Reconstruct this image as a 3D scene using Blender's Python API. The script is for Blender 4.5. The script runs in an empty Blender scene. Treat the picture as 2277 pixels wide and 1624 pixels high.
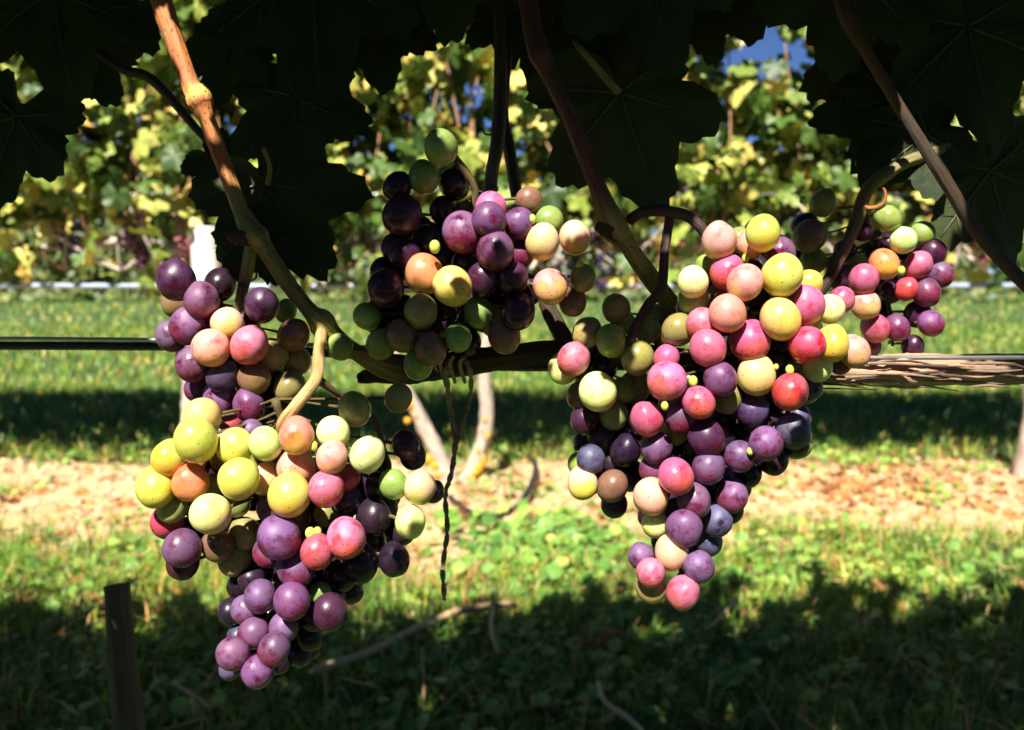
import bpy, math, random
import numpy as np
from mathutils import Vector, Matrix, Quaternion
random.seed(11); rng = np.random.default_rng(11)
scn = bpy.context.scene
COL = scn.collection

# ------------------------------------------------------------------ camera, sky, sun, exposure
HC = 0.85                       # eye height
PITCH = math.atan(212 / 1880.0)
FPX = 1880.0
CAM = Vector((0, 0, HC))
FW = Vector((0, math.cos(PITCH), -math.sin(PITCH)))
UP = Vector((0, math.sin(PITCH), math.cos(PITCH)))
RT = Vector((1, 0, 0))
cam = bpy.data.cameras.new('camera'); camo = bpy.data.objects.new('camera', cam); COL.objects.link(camo)
camo.location = CAM; camo.rotation_euler = (math.pi / 2 - PITCH, 0, 0)
cam.sensor_width = 36; cam.lens = FPX / 2277 * 36; cam.clip_start = 0.01; cam.clip_end = 500
cam.dof.use_dof = True; cam.dof.focus_distance = 0.425; cam.dof.aperture_fstop = 9.5
scn.camera = camo

SUN = Vector((-.18, -.61, .77)).normalized()       # towards the sun
w = bpy.data.worlds.new('World'); scn.world = w; w.use_nodes = True
nt = w.node_tree; nt.nodes.clear()
sky = nt.nodes.new('ShaderNodeTexSky'); sky.sky_type = 'NISHITA'; sky.sun_disc = False
sky.sun_elevation = math.asin(SUN.z); sky.sun_rotation = math.atan2(SUN.x, SUN.y) % (2 * math.pi)
sky.air_density = .35; sky.dust_density = 0.0; sky.ozone_density = 8.0
bg = nt.nodes.new('ShaderNodeBackground'); bg.inputs[1].default_value = 0.06
wo = nt.nodes.new('ShaderNodeOutputWorld')
nt.links.new(sky.outputs[0], bg.inputs[0]); nt.links.new(bg.outputs[0], wo.inputs[0])
sl = bpy.data.lights.new('sun', 'SUN'); sl.energy = 5.0; sl.angle = math.radians(.5); sl.color = (1, .94, .84)
so = bpy.data.objects.new('sun', sl); COL.objects.link(so)
so.rotation_euler = SUN.to_track_quat('Z', 'Y').to_euler(); so.location = (-3, -4, 5)
scn.view_settings.view_transform = 'Standard'; scn.view_settings.look = 'None'
scn.view_settings.gamma = 1; scn.view_settings.exposure = 1.35; scn.view_settings.use_curve_mapping = False
scn.render.engine = 'CYCLES'
scn.cycles.max_bounces = 6; scn.cycles.transparent_max_bounces = 4

def P(px, py, d):                                   # a picture point at a depth -> place in the world
    return CAM + d * (FW + RT * ((px - 1138.5) / FPX) + UP * ((812 - py) / FPX))
def proj(p):
    q = Vector(p) - CAM; d = q.dot(FW)
    if d < 1e-4: return None
    return 1138.5 + q.x / d * FPX, 812 - q.dot(UP) / d * FPX, d
def G(px, py, z=0.0):                               # the ground point seen there
    dr = FW + RT * ((px - 1138.5) / FPX) + UP * ((812 - py) / FPX)
    return CAM + dr * ((z - HC) / dr.z)

# ------------------------------------------------------------------ object helpers
def tag(o, label=None, cat=None, group=None, kind=None):
    if label: o['label'] = label
    if cat: o['category'] = cat
    if group: o['group'] = group
    if kind: o['kind'] = kind
    return o
def link(name, me, parent=None):
    o = bpy.data.objects.new(name, me); COL.objects.link(o)
    if parent: o.parent = parent
    return o
def empty(name, loc=(0, 0, 0)):
    o = bpy.data.objects.new(name, None); COL.objects.link(o); o.location = loc; o.empty_display_size = .02
    return o
class MB:                                           # gathers geometry for ONE mesh
    def __init__(s): s.v = []; s.f = []; s.c = []; s.uv = []
    def add(s, v, f, c=None, uv=None):
        n = len(s.v); s.v += [tuple(a) for a in v]; s.f += [tuple(i + n for i in q) for q in f]
        s.c += list(c) if c is not None else [(1, 1, 1)] * len(v)
        s.uv += list(uv) if uv is not None else [(0, 0)] * len(v)
    def mesh(s, name, mat, smooth=True, off=None):
        me = bpy.data.meshes.new(name)
        v = s.v if off is None else [(a[0] - off[0], a[1] - off[1], a[2] - off[2]) for a in s.v]
        me.from_pydata(v, [], s.f)
        at = me.attributes.new('col', 'FLOAT_COLOR', 'POINT')
        at.data.foreach_set('color', np.array([(*c, 1) for c in s.c], dtype=np.float32).ravel())
        uvl = me.uv_layers.new(name='uv')
        li = np.zeros(len(me.loops), dtype=np.int32); me.loops.foreach_get('vertex_index', li)
        uvl.data.foreach_set('uv', np.array(s.uv, dtype=np.float32)[li].ravel())
        if smooth: me.polygons.foreach_set('use_smooth', [True] * len(me.polygons))
        if mat: me.materials.append(mat)
        me.update(); return me
    def build(s, name, mat, parent=None, smooth=True):
        off = tuple(parent.location) if parent else None
        return link(name, s.mesh(name, mat, smooth, off), parent)
def fast_mesh(name, verts, faces, mat, smooth=False):        # big triangle meshes
    me = bpy.data.meshes.new(name); n = len(verts); m = len(faces)
    me.vertices.add(n); me.vertices.foreach_set('co', verts.astype(np.float32).ravel())
    me.loops.add(m * 3); me.loops.foreach_set('vertex_index', faces.astype(np.int32).ravel())
    me.polygons.add(m); me.polygons.foreach_set('loop_start', np.arange(0, m * 3, 3, dtype=np.int32))
    if smooth: me.polygons.foreach_set('use_smooth', np.ones(m, dtype=bool))
    me.materials.append(mat); me.update(calc_edges=True); me.validate(); return me
def spline(pts, n=8):                               # Catmull-Rom through rows of numbers
    a = np.array(pts, float); out = []
    for i in range(len(a) - 1):
        p0 = a[max(i - 1, 0)]; p1 = a[i]; p2 = a[i + 1]; p3 = a[min(i + 2, len(a) - 1)]
        for k in range(n):
            t = k / n
            out.append(.5 * ((2 * p1) + (p2 - p0) * t + (2 * p0 - 5 * p1 + 4 * p2 - p3) * t * t + (3 * p1 - p0 - 3 * p2 + p3) * t ** 3))
    out.append(a[-1]); return np.array(out)
def tube(mb, pts, rad, seg=10, sub=8, cols=None, rough=0.0, ridges=0, seed=0):
    """tapered tube along points; rad per point; cols per point"""
    rows = [list(p) + [r] + (list(cols[i]) if cols else [1, 1, 1]) for i, (p, r) in enumerate(zip(pts, rad))]
    s = spline(rows, sub); n = len(s); rs = np.random.default_rng(seed)
    ph = rs.uniform(0, 6.28, 8)
    v = []; c = []; uv = []; ln = 0
    t0 = Vector(s[1][:3]) - Vector(s[0][:3]); t0.normalize()
    nx = t0.orthogonal().normalized()
    for i in range(n):
        p = Vector(s[i][:3])
        t = (Vector(s[min(i + 1, n - 1)][:3]) - Vector(s[max(i - 1, 0)][:3])).normalized()
        nx = (nx - t * nx.dot(t)).normalized(); ny = t.cross(nx)
        if i: ln += (p - Vector(s[i - 1][:3])).length
        for k in range(seg):
            a = 2 * math.pi * k / seg
            r = s[i][3]
            if rough:
                r *= 1 + rough * (.5 * math.sin(3 * a + ph[0] + ln * 40) + .4 * math.sin(5 * a + ph[1] - ln * 90) + rs.uniform(-.35, .35))
            if ridges: r *= 1 + .09 * math.sin(ridges * a + 2.0 * math.sin(ln * 25 + ph[2])) * (1 if ridges < 9 else .6)
            v.append(p + (nx * math.cos(a) + ny * math.sin(a)) * r); c.append(tuple(s[i][4:7])); uv.append((k / seg, ln))
    f = [(i * seg + k, i * seg + (k + 1) % seg, (i + 1) * seg + (k + 1) % seg, (i + 1) * seg + k) for i in range(n - 1) for k in range(seg)]
    f.append(tuple(range(seg - 1, -1, -1))); f.append(tuple((n - 1) * seg + k for k in range(seg)))
    mb.add(v, f, c, uv)

# ------------------------------------------------------------------ material helpers
def mat(name):
    m = bpy.data.materials.new(name); m.use_nodes = True; t = m.node_tree; t.nodes.clear()
    out = t.nodes.new('ShaderNodeOutputMaterial')
    return m, t, out
def N(t, typ, **kw):
    n = t.nodes.new(typ)
    for k, v in kw.items():
        if k.startswith('i_'):
            key = k[2:]; key = int(key) if key.isdigit() else key
            n.inputs[key].default_value = v
        else: setattr(n, k, v)
    return n
def L(t, a, b): t.links.new(a, b)
def ramp(t, fac, stops, interp='LINEAR'):
    r = t.nodes.new('ShaderNodeValToRGB'); r.color_ramp.interpolation = interp
    e = r.color_ramp.elements
    while len(e) < len(stops): e.new(.5)
    for x, (p, c) in zip(e, stops):
        x.position = p; x.color = (*c, 1) if len(c) == 3 else c
    L(t, fac, r.inputs[0]); return r.outputs[0]
def mix(t, fac, a, b, mode='MIX'):
    m = t.nodes.new('ShaderNodeMix'); m.data_type = 'RGBA'; m.blend_type = mode
    for s, x in ((m.inputs[0], fac), (m.inputs[6], a), (m.inputs[7], b)):
        if isinstance(x, (int, float)): s.default_value = x
        elif isinstance(x, tuple): s.default_value = (*x, 1)
        else: L(t, x, s)
    return m.outputs[2]
def math_n(t, op, a, b=None):
    m = t.nodes.new('ShaderNodeMath'); m.operation = op
    for s, x in ((m.inputs[0], a), (m.inputs[1], b)):
        if x is None: continue
        if isinstance(x, (int, float)): s.default_value = x
        else: L(t, x, s)
    return m.outputs[0]
def maprange(t, v, a, b, c=0, d=1):
    m = N(t, 'ShaderNodeMapRange', clamp=True)
    m.inputs[1].default_value = a; m.inputs[2].default_value = b; m.inputs[3].default_value = c; m.inputs[4].default_value = d
    L(t, v, m.inputs[0]); return m.outputs[0]
def noise(t, vec, scale, detail=3, rough=.55, out=0):
    n = N(t, 'ShaderNodeTexNoise'); n.inputs['Scale'].default_value = scale; n.inputs['Detail'].default_value = detail
    n.inputs['Roughness'].default_value = rough
    if vec is not None: L(t, vec, n.inputs['Vector'])
    return n.outputs[out]
def bump(t, h, strength, dist):
    b = N(t, 'ShaderNodeBump'); b.inputs['Strength'].default_value = strength; b.inputs['Distance'].default_value = dist
    L(t, h, b.inputs['Height']); return b.outputs[0]
def simple(name, col, rough=.6, metallic=0, var=.3, scale=60, bmp=0.0):
    m, t, out = mat(name); b = N(t, 'ShaderNodeBsdfPrincipled')
    tc = N(t, 'ShaderNodeTexCoord'); f = noise(t, tc.outputs['Object'], scale)
    c = mix(t, maprange(t, f, .3, .7), tuple(x * (1 - var) for x in col), tuple(min(1, x * (1 + var)) for x in col))
    L(t, c, b.inputs['Base Color']); b.inputs['Roughness'].default_value = rough; b.inputs['Metallic'].default_value = metallic
    if bmp: L(t, bump(t, f, .6, bmp), b.inputs['Normal'])
    L(t, b.outputs[0], out.inputs[0]); return m

# grape skin: two tints, waxy bloom rubbed off in patches, freckles -- all from each grape's own properties
def grape_material():
    m, t, out = mat('grape_skin'); b = N(t, 'ShaderNodeBsdfPrincipled')
    tc = N(t, 'ShaderNodeTexCoord'); oi = N(t, 'ShaderNodeObjectInfo')
    sh = N(t, 'ShaderNodeVectorMath', operation='ADD'); L(t, tc.outputs['Object'], sh.inputs[0])
    cx = N(t, 'ShaderNodeCombineXYZ')
    for i, k in enumerate((37.0, 91.0, 53.0)): L(t, math_n(t, 'MULTIPLY', oi.outputs['Random'], k), cx.inputs[i])
    L(t, cx.outputs[0], sh.inputs[1]); vec = sh.outputs[0]
    def att(n): return N(t, 'ShaderNodeAttribute', attribute_type='OBJECT', attribute_name=n)
    A = att('tint_a').outputs['Color']; B = att('tint_b').outputs['Color']
    bl = att('bloom').outputs['Fac']; fr = att('freckle').outputs['Fac']
    sep = N(t, 'ShaderNodeSeparateXYZ'); L(t, tc.outputs['Object'], sep.inputs[0])
    grad = math_n(t, 'ADD', math_n(t, 'MULTIPLY', sep.outputs[2], 1.0), math_n(t, 'MULTIPLY', math_n(t, 'SUBTRACT', noise(t, vec, 1.1, 2), .5), 2.0))
    base = mix(t, maprange(t, grad, -.70, .25, 1, 0), A, B)
    # streaky mottling
    mot = noise(t, vec, 5.5, 5, .65)
    base = mix(t, maprange(t, mot, .45, .75, 0, .4), base, mix(t, 1.0, base, (.55, .42, .5), 'MULTIPLY'))
    # bloom
    bn = noise(t, vec, 1.25, 4, .6); bn2 = noise(t, vec, 14, 3, .6)
    bm = math_n(t, 'ADD', math_n(t, 'ADD', math_n(t, 'MULTIPLY', bn, .85), math_n(t, 'MULTIPLY', sep.outputs[2], .05)), math_n(t, 'MULTIPLY', bn2, .16))
    bmask = maprange(t, bm, .37, .54)
    under = maprange(t, math_n(t, 'ADD', sep.outputs[2], math_n(t, 'MULTIPLY', math_n(t, 'SUBTRACT', noise(t, vec, .9, 2), .5), 1.3)), -.85, .15, .18, 1)  # thinner bloom low down also paints in the deeper, shaded undersides
    bfac = math_n(t, 'MULTIPLY', math_n(t, 'MULTIPLY', bmask, bl), under)
    bcol = att('bloom_col').outputs['Color']
    base = mix(t, bfac, base, bcol)
    # freckles, clustered
    vo = N(t, 'ShaderNodeTexVoronoi'); vo.inputs['Scale'].default_value = 6.5; L(t, vec, vo.inputs['Vector'])
    dot = maprange(t, vo.outputs['Distance'], .17, .31, 1, 0)
    cs = N(t, 'ShaderNodeSeparateColor'); L(t, vo.outputs['Color'], cs.inputs[0])
    low = maprange(t, math_n(t, 'ADD', sep.outputs[2], math_n(t, 'MULTIPLY', noise(t, vec, 1.4, 1), 1.2)), -.35, .95, .75, .06)
    keep = math_n(t, 'LESS_THAN', cs.outputs[0], math_n(t, 'MULTIPLY', low, fr))
    dotf = math_n(t, 'MULTIPLY', math_n(t, 'MULTIPLY', dot, keep), .8)
    base = mix(t, dotf, base, mix(t, 1.0, base, (.16, .10, .12), 'MULTIPLY'))
    L(t, base, b.inputs['Base Color'])
    L(t, maprange(t, bfac, 0, .6, .2, .5), b.inputs['Roughness'])
    b.inputs['Subsurface Weight'].default_value = .35
    L(t, att('glow').outputs['Fac'], b.inputs['Subsurface Weight'])
    b.inputs['Subsurface Radius'].default_value = (1.0, .55, .3); b.inputs['Subsurface Scale'].default_value = .006
    b.inputs['IOR'].default_value = 1.42
    hb = math_n(t, 'ADD', math_n(t, 'MULTIPLY', noise(t, vec, 9, 3), .25), math_n(t, 'MULTIPLY', dotf, -.6))
    L(t, bump(t, hb, .25, .0012), b.inputs['Normal'])
    L(t, b.outputs[0], out.inputs[0]); return m
M_GRAPE = grape_material()

def leaf_material(name, stops, trans=.35, rough=.5, patch=0.0):
    m, t, out = mat(name); b = N(t, 'ShaderNodeBsdfPrincipled')
    oi = N(t, 'ShaderNodeObjectInfo'); ge = N(t, 'ShaderNodeNewGeometry'); tc = N(t, 'ShaderNodeTexCoord')
    r = math_n(t, 'FRACT', math_n(t, 'ADD', oi.outputs['Random'], math_n(t, 'MULTIPLY', ge.outputs['Random Per Island'], 7.31)))
    c = ramp(t, r, stops)
    n1 = noise(t, ge.outputs['Position'], 38, 4)
    c = mix(t, maprange(t, n1, .35, .7, 0, .55), c, mix(t, 1.0, c, (1.5, 1.15, .75), 'MULTIPLY'))
    n2 = noise(t, ge.outputs['Position'], 190, 3)
    c = mix(t, maprange(t, n2, .55, .75, 0, .5), c, mix(t, 1.0, c, (.6, .6, .55), 'MULTIPLY'))
    if patch:
        n4 = noise(t, ge.outputs['Position'], 1.7, 5, .7)
        c = mix(t, maprange(t, n4, .42, .62, 0, patch), c, mix(t, 1.0, c, (1.7, 1.2, 1.0), 'MULTIPLY'))
        c = mix(t, maprange(t, n4, .50, .36, 0, patch), c, mix(t, 1.0, c, (.4, .5, .5), 'MULTIPLY'))
    L(t, c, b.inputs['Base Color']); b.inputs['Roughness'].default_value = rough
    L(t, bump(t, n2, .3, .002), b.inputs['Normal'])
    tr = N(t, 'ShaderNodeBsdfTranslucent'); L(t, mix(t, 1.0, c, (1.1, 1.2, .5), 'MULTIPLY'), tr.inputs[0])
    ms = N(t, 'ShaderNodeMixShader'); ms.inputs[0].default_value = trans
    L(t, b.outputs[0], ms.inputs[1]); L(t, tr.outputs[0], ms.inputs[2]); L(t, ms.outputs[0], out.inputs[0])
    return m
M_LEAF = leaf_material('shaded_vine_leaf', [(0, (.016, .032, .006)), (.5, (.024, .042, .007)), (1, (.034, .048, .009))], .10, .75)  # near leaves: their deep shade is put into the green
M_BACKLEAF = leaf_material('sunny_vine_leaf', [(0, (.025, .06, .010)), (.4, (.07, .14, .02)), (.6, (.24, .32, .055)), (.85, (.52, .52, .14)), (1, (.6, .42, .11))], .12)  # sunlit copy: sun and dark pockets of the back row put into the tones
M_WEED = leaf_material('weed_leaf', [(0, (.07, .20, .03)), (.5, (.14, .32, .06)), (.85, (.24, .42, .10)), (1, (.36, .44, .12))], .2, .5, .5)
M_GRASS = leaf_material('grass_blade', [(0, (.035, .12, .012)), (.45, (.085, .25, .022)), (.75, (.19, .36, .04)), (.92, (.40, .40, .10)), (1, (.5, .4, .18))], .2, .5, .8)
M_DRY = leaf_material('dry_leaf', [(0, (.16, .07, .03)), (.35, (.32, .13, .04)), (.65, (.48, .25, .08)), (1, (.50, .38, .20))], .15, .7)
M_VEIN = simple('leaf_vein', (.06, .075, .025), .5)

def wood_material(name, rough=.65, streak=(.35, .25, .18), speck=.7, stretch=18, bd=.0012):
    m, t, out = mat(name); b = N(t, 'ShaderNodeBsdfPrincipled')
    uv = N(t, 'ShaderNodeUVMap'); mp = N(t, 'ShaderNodeMapping'); L(t, uv.outputs[0], mp.inputs[0])
    mp.inputs['Scale'].default_value = (5, stretch, 1)
    at = N(t, 'ShaderNodeAttribute', attribute_name='col')
    n = noise(t, mp.outputs[0], 3.0, 5, .7)
    c = mix(t, maprange(t, n, .45, .72, 0, .75), at.outputs['Color'], mix(t, 1.0, at.outputs['Color'], streak, 'MULTIPLY'))
    tc = N(t, 'ShaderNodeTexCoord')
    mp2 = N(t, 'ShaderNodeMapping'); L(t, uv.outputs[0], mp2.inputs[0]); mp2.inputs['Scale'].default_value = (14, 260, 1)
    vo = N(t, 'ShaderNodeTexVoronoi'); vo.inputs['Scale'].default_value = 1; L(t, mp2.outputs[0], vo.inputs['Vector'])
    sp = maprange(t, vo.outputs['Distance'], .12, .25, speck, 0)
    c = mix(t, sp, c, mix(t, 1.0, c, (.2, .14, .1), 'MULTIPLY'))
    n3 = noise(t, tc.outputs['Object'], 55, 2)
    c = mix(t, maprange(t, n3, .4, .65, 0, .6), c, mix(t, 1.0, c, (1.25, 1.05, .8), 'MULTIPLY'))
    L(t, c, b.inputs['Base Color']); b.inputs['Roughness'].default_value = rough
    L(t, bump(t, n, .7, bd), b.inputs['Normal']); L(t, b.outputs[0], out.inputs[0]); return m
M_CANE = wood_material('cane_bark', .6, (.22, .13, .08), .85, 18, .0014)
M_CORD = wood_material('cordon_bark', .85, (.16, .11, .08), .2, 5, .002)
M_TRUNK = wood_material('trunk_bark', .9, (.3, .26, .23), .2, 6, .006)
M_TWINE = simple('twine_fibre', (.28, .22, .14), .9, 0, .4, 300, .001)
M_STEM = simple('bunch_stem', (.20, .17, .05), .55, 0, .5, 90)
M_BERRY = simple('shot_berry', (.45, .55, .08), .35, 0, .2, 200)
M_TUBE = simple('black_tube', (.012, .012, .014), .35, 0, .2, 40)
M_PIPE = simple('grey_pipe', (.33, .40, .50), .35, 0, .1, 20)
M_WIRE = simple('wire_steel', (.55, .55, .55), .35, .9, .1, 50)
M_POST = simple('post_wood', (.70, .67, .62), .85, 0, .18, 14, .003)
M_LICHEN = simple('orange_lichen', (.68, .31, .02), .9, 0, .25, 80, .003)
M_FAR = leaf_material('far_leaf', [(0, (.04, .08, .02)), (.6, (.09, .14, .03)), (1, (.22, .24, .07))], .2)

# ------------------------------------------------------------------ ground
def gnoise(x, y):
    return (np.sin(x * 3.1 + 1.7 * np.sin(y * 2.3)) + np.sin(y * 4.7 + x * 1.3 + 2) + .6 * np.sin(x * 9.3 - y * 7.7) + .5 * np.sin(x * 17 + 3 * np.sin(y * 13))) / 3.1
def gheight(x, y):
    return .012 * gnoise(x * 1.4, y * 1.4) + .006 * gnoise(x * 5, y * 5)
def grass_amount(x, y):                             # 1 lush .. 0 bare soil under the row behind
    e = .22 * gnoise(x * 2.2, y * 2.2) + .16 * gnoise(x * 6, y * 6) + .10 * gnoise(x * 15, y * 15)
    near = np.clip((2.74 + e - y) / .25, 0, 1); far = np.clip((y - 3.56 - .6 * e) / .22, 0, 1)
    a = np.maximum(near, far)
    bare = np.exp(-(((x + .22) / .22) ** 2 + ((y - 2.55) / .36) ** 2))
    return np.clip(a - .95 * bare, 0.03, 1)
def ground_material():
    m, t, out = mat('soil_ground'); b = N(t, 'ShaderNodeBsdfPrincipled')
    ge = N(t, 'ShaderNodeNewGeometry'); at = N(t, 'ShaderNodeAttribute', attribute_name='col')
    n = noise(t, ge.outputs['Position'], 9, 6, .65); n2 = noise(t, ge.outputs['Position'], 60, 5, .7)
    soil = ramp(t, n, [(.3, (.34, .19, .09)), (.5, (.60, .40, .21)), (.7, (.70, .52, .31))])
    soil = mix(t, maprange(t, n2, .5, .75, 0, .5), soil, mix(t, 1.0, soil, (.55, .45, .36), 'MULTIPLY'))
    turf = ramp(t, n2, [(.3, (.03, .05, .012)), (.55, (.06, .10, .02)), (.75, (.12, .13, .04))])
    s = N(t, 'ShaderNodeSeparateColor'); L(t, at.outputs['Color'], s.inputs[0])
    f = maprange(t, math_n(t, 'ADD', s.outputs[0], math_n(t, 'MULTIPLY', math_n(t, 'SUBTRACT', n, .5), .9)), .35, .7)
    c = mix(t, f, soil, turf)
    L(t, c, b.inputs['Base Color']); b.inputs['Roughness'].default_value = .95
    L(t, bump(t, n2, .8, .012), b.inputs['Normal']); L(t, b.outputs[0], out.inputs[0]); return m
M_GROUND = ground_material()
def make_ground():
    xs = np.concatenate([[-300, -80, -25, -10], np.linspace(-5, 5, 140), [10, 25, 80, 300]])
    ys = np.concatenate([[-60, -15, -5, -2], np.linspace(-.5, 8, 150), [10, 14, 20, 30, 60, 120, 300]])
    X, Y = np.meshgrid(xs, ys); Z = gheight(X, Y) * (np.abs(X) < 5.1) * (Y < 8.1) * (Y > -.6)
    v = np.stack([X, Y, Z], -1).reshape(-1, 3); nx = len(xs)
    f = [(j * nx + i, j * nx + i + 1, (j + 1) * nx + i + 1, (j + 1) * nx + i) for j in range(len(ys) - 1) for i in range(nx - 1)]
    g = grass_amount(X, Y).reshape(-1)
    mb = MB(); mb.add(v, f, [(a, a, a) for a in g]); o = mb.build('ground', M_GROUND)
    tag(o, kind='structure'); return o
make_ground()

# ------------------------------------------------------------------ leaf shape
def leaf_R(th, jag=True, k=0.0):
    """outline radius of a palmate vine leaf; th = angle from the tip, origin at the petiole"""
    th = (np.asarray(th) + np.pi) % (2 * np.pi) - np.pi
    r = .56 + 0 * th
    for a0, am in ((0, .44), (.98, .38), (-.98, .38), (1.95, .24), (-1.95, .24)):
        r = np.maximum(r, .52 + am * np.exp(-((th - a0) / .42) ** 2))
    r = np.where(np.abs(th) > 2.55, r * (1 - .75 * np.clip((np.abs(th) - 2.55) / .55, 0, 1)), r)
    if jag:
        s = (th * 5.1 + k) % 1.0
        r = r * (1 + .085 * (1 - 2 * np.abs(s - .35)) - .05)
    return r
def leaf_geo(n=78, rings=(.0, .3, .62, .86, 1.0), seed=0, cup=.16, wave=.05):
    rs = np.random.default_rng(seed); k = rs.uniform(0, 1); ph = rs.uniform(0, 6.28, 3)
    th = np.linspace(-np.pi, np.pi, n, endpoint=False); R = leaf_R(th, n > 40, k) * (1 + .06 * np.sin(2 * th + ph[0]) + .04 * np.sin(3 * th + ph[1]))
    v = [(0, 0, 0)]
    for q in rings[1:]:
        for a, r in zip(th, R):
            x = math.sin(a) * r * q; y = math.cos(a) * r * q
            z = -cup * (r * q) ** 2 + wave * q * q * math.sin(5 * a + ph[1]) + .05 * q * abs(math.sin(a * 1.6 + .1)) + .03 * q ** 2 * math.sin(9 * a + ph[2])
            v.append((x, y, z))
    f = [(0, 1 + i, 1 + (i + 1) % n) for i in range(n)]
    for j in range(len(rings) - 2):
        o = 1 + j * n
        for i in range(n): f += [(o + i, o + n + i, o + n + (i + 1) % n), (o + i, o + n + (i + 1) % n, o + (i + 1) % n)]
    return np.array(v), np.array(f)
def leaf_frame(tip, normal):                        # rotation: +Y -> tip, +Z -> normal
    nrm = Vector(normal).normalized(); tp = Vector(tip); tp = (tp - nrm * tp.dot(nrm)).normalized()
    return Matrix((tp.cross(nrm), tp, nrm)).transposed()
HI = []
for s_ in range(4):
    v_, f_ = leaf_geo(92, (.0, .22, .45, .68, .86, 1.0), s_, .14, .05)
    HI.append(fast_mesh('leaf', v_, f_, M_LEAF, True))
LO_GEO = [leaf_geo(26, (.0, .55, 1.0), 20 + s_, .22, .09) for s_ in range(5)]
LO = [fast_mesh('leaf', v_, f_, M_BACKLEAF, True) for v_, f_ in LO_GEO]
MID_GEO = [leaf_geo(52, (.0, .5, 1.0), 40 + s_, .2, .07) for s_ in range(4)]
TINY_GEO = [leaf_geo(15, (.0, 1.0), 60 + s_, .25, .12) for s_ in range(5)]
SMALL_GEO = [leaf_geo(30, (.0, 1.0), 70 + s_, .2, .08) for s_ in range(4)]
def vein_mesh(seed):
    mb = MB(); rs = random.Random(seed)
    for a0, ln in ((0, .93), (.98, .84), (-.98, .84), (1.95, .68), (-1.95, .68)):
        def pt(a, q):
            x = math.sin(a) * q; y = math.cos(a) * q
            return (x, y, -.14 * q * q + .05 * q * abs(math.sin(a * 1.6 + .1)) + .012)
        tube(mb, [pt(a0, .0), pt(a0 + .03, ln * .5), pt(a0, ln)], [.016, .011, .004], 5, 4)
        for q in (.22, .38, .54, .7):
            for sd in (-1, 1):
                b0 = pt(a0, q * ln); b1 = pt(a0 + sd * .26, q * ln + .2 * ln)
                tube(mb, [b0, b1], [.006, .002], 4, 2)
    return mb.mesh('veins', M_VEIN)
VEINS = [vein_mesh(i) for i in range(2)]

# ------------------------------------------------------------------ grape bunches
# colour kinds: tint a, tint b, bloom amount, bloom colour, freckles, translucency
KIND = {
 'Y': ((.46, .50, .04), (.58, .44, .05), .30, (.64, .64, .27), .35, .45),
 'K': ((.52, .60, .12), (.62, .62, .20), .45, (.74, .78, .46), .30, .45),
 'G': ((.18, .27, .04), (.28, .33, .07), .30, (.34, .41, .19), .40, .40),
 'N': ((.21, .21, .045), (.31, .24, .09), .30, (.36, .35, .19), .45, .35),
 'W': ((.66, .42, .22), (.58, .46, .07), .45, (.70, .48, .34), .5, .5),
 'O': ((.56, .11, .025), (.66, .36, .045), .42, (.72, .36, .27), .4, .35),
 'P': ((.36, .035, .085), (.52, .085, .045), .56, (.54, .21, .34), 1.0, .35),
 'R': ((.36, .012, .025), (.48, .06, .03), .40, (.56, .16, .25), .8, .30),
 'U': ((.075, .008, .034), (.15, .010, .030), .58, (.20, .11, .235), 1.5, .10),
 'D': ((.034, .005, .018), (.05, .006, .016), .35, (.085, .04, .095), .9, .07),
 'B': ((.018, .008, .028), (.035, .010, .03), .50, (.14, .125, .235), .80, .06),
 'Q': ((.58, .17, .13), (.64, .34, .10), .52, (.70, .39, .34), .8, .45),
 'X': ((.012, .005, .012), (.018, .005, .010), .30, (.05, .03, .055), .5, .04),  # blue-black skin, with shade inside the bunches put into the colour
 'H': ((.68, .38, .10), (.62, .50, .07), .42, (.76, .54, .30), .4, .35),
 'T': ((.17, .075, .04), (.20, .12, .04), .35, (.26, .17, .14), .50, .25),
}
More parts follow.
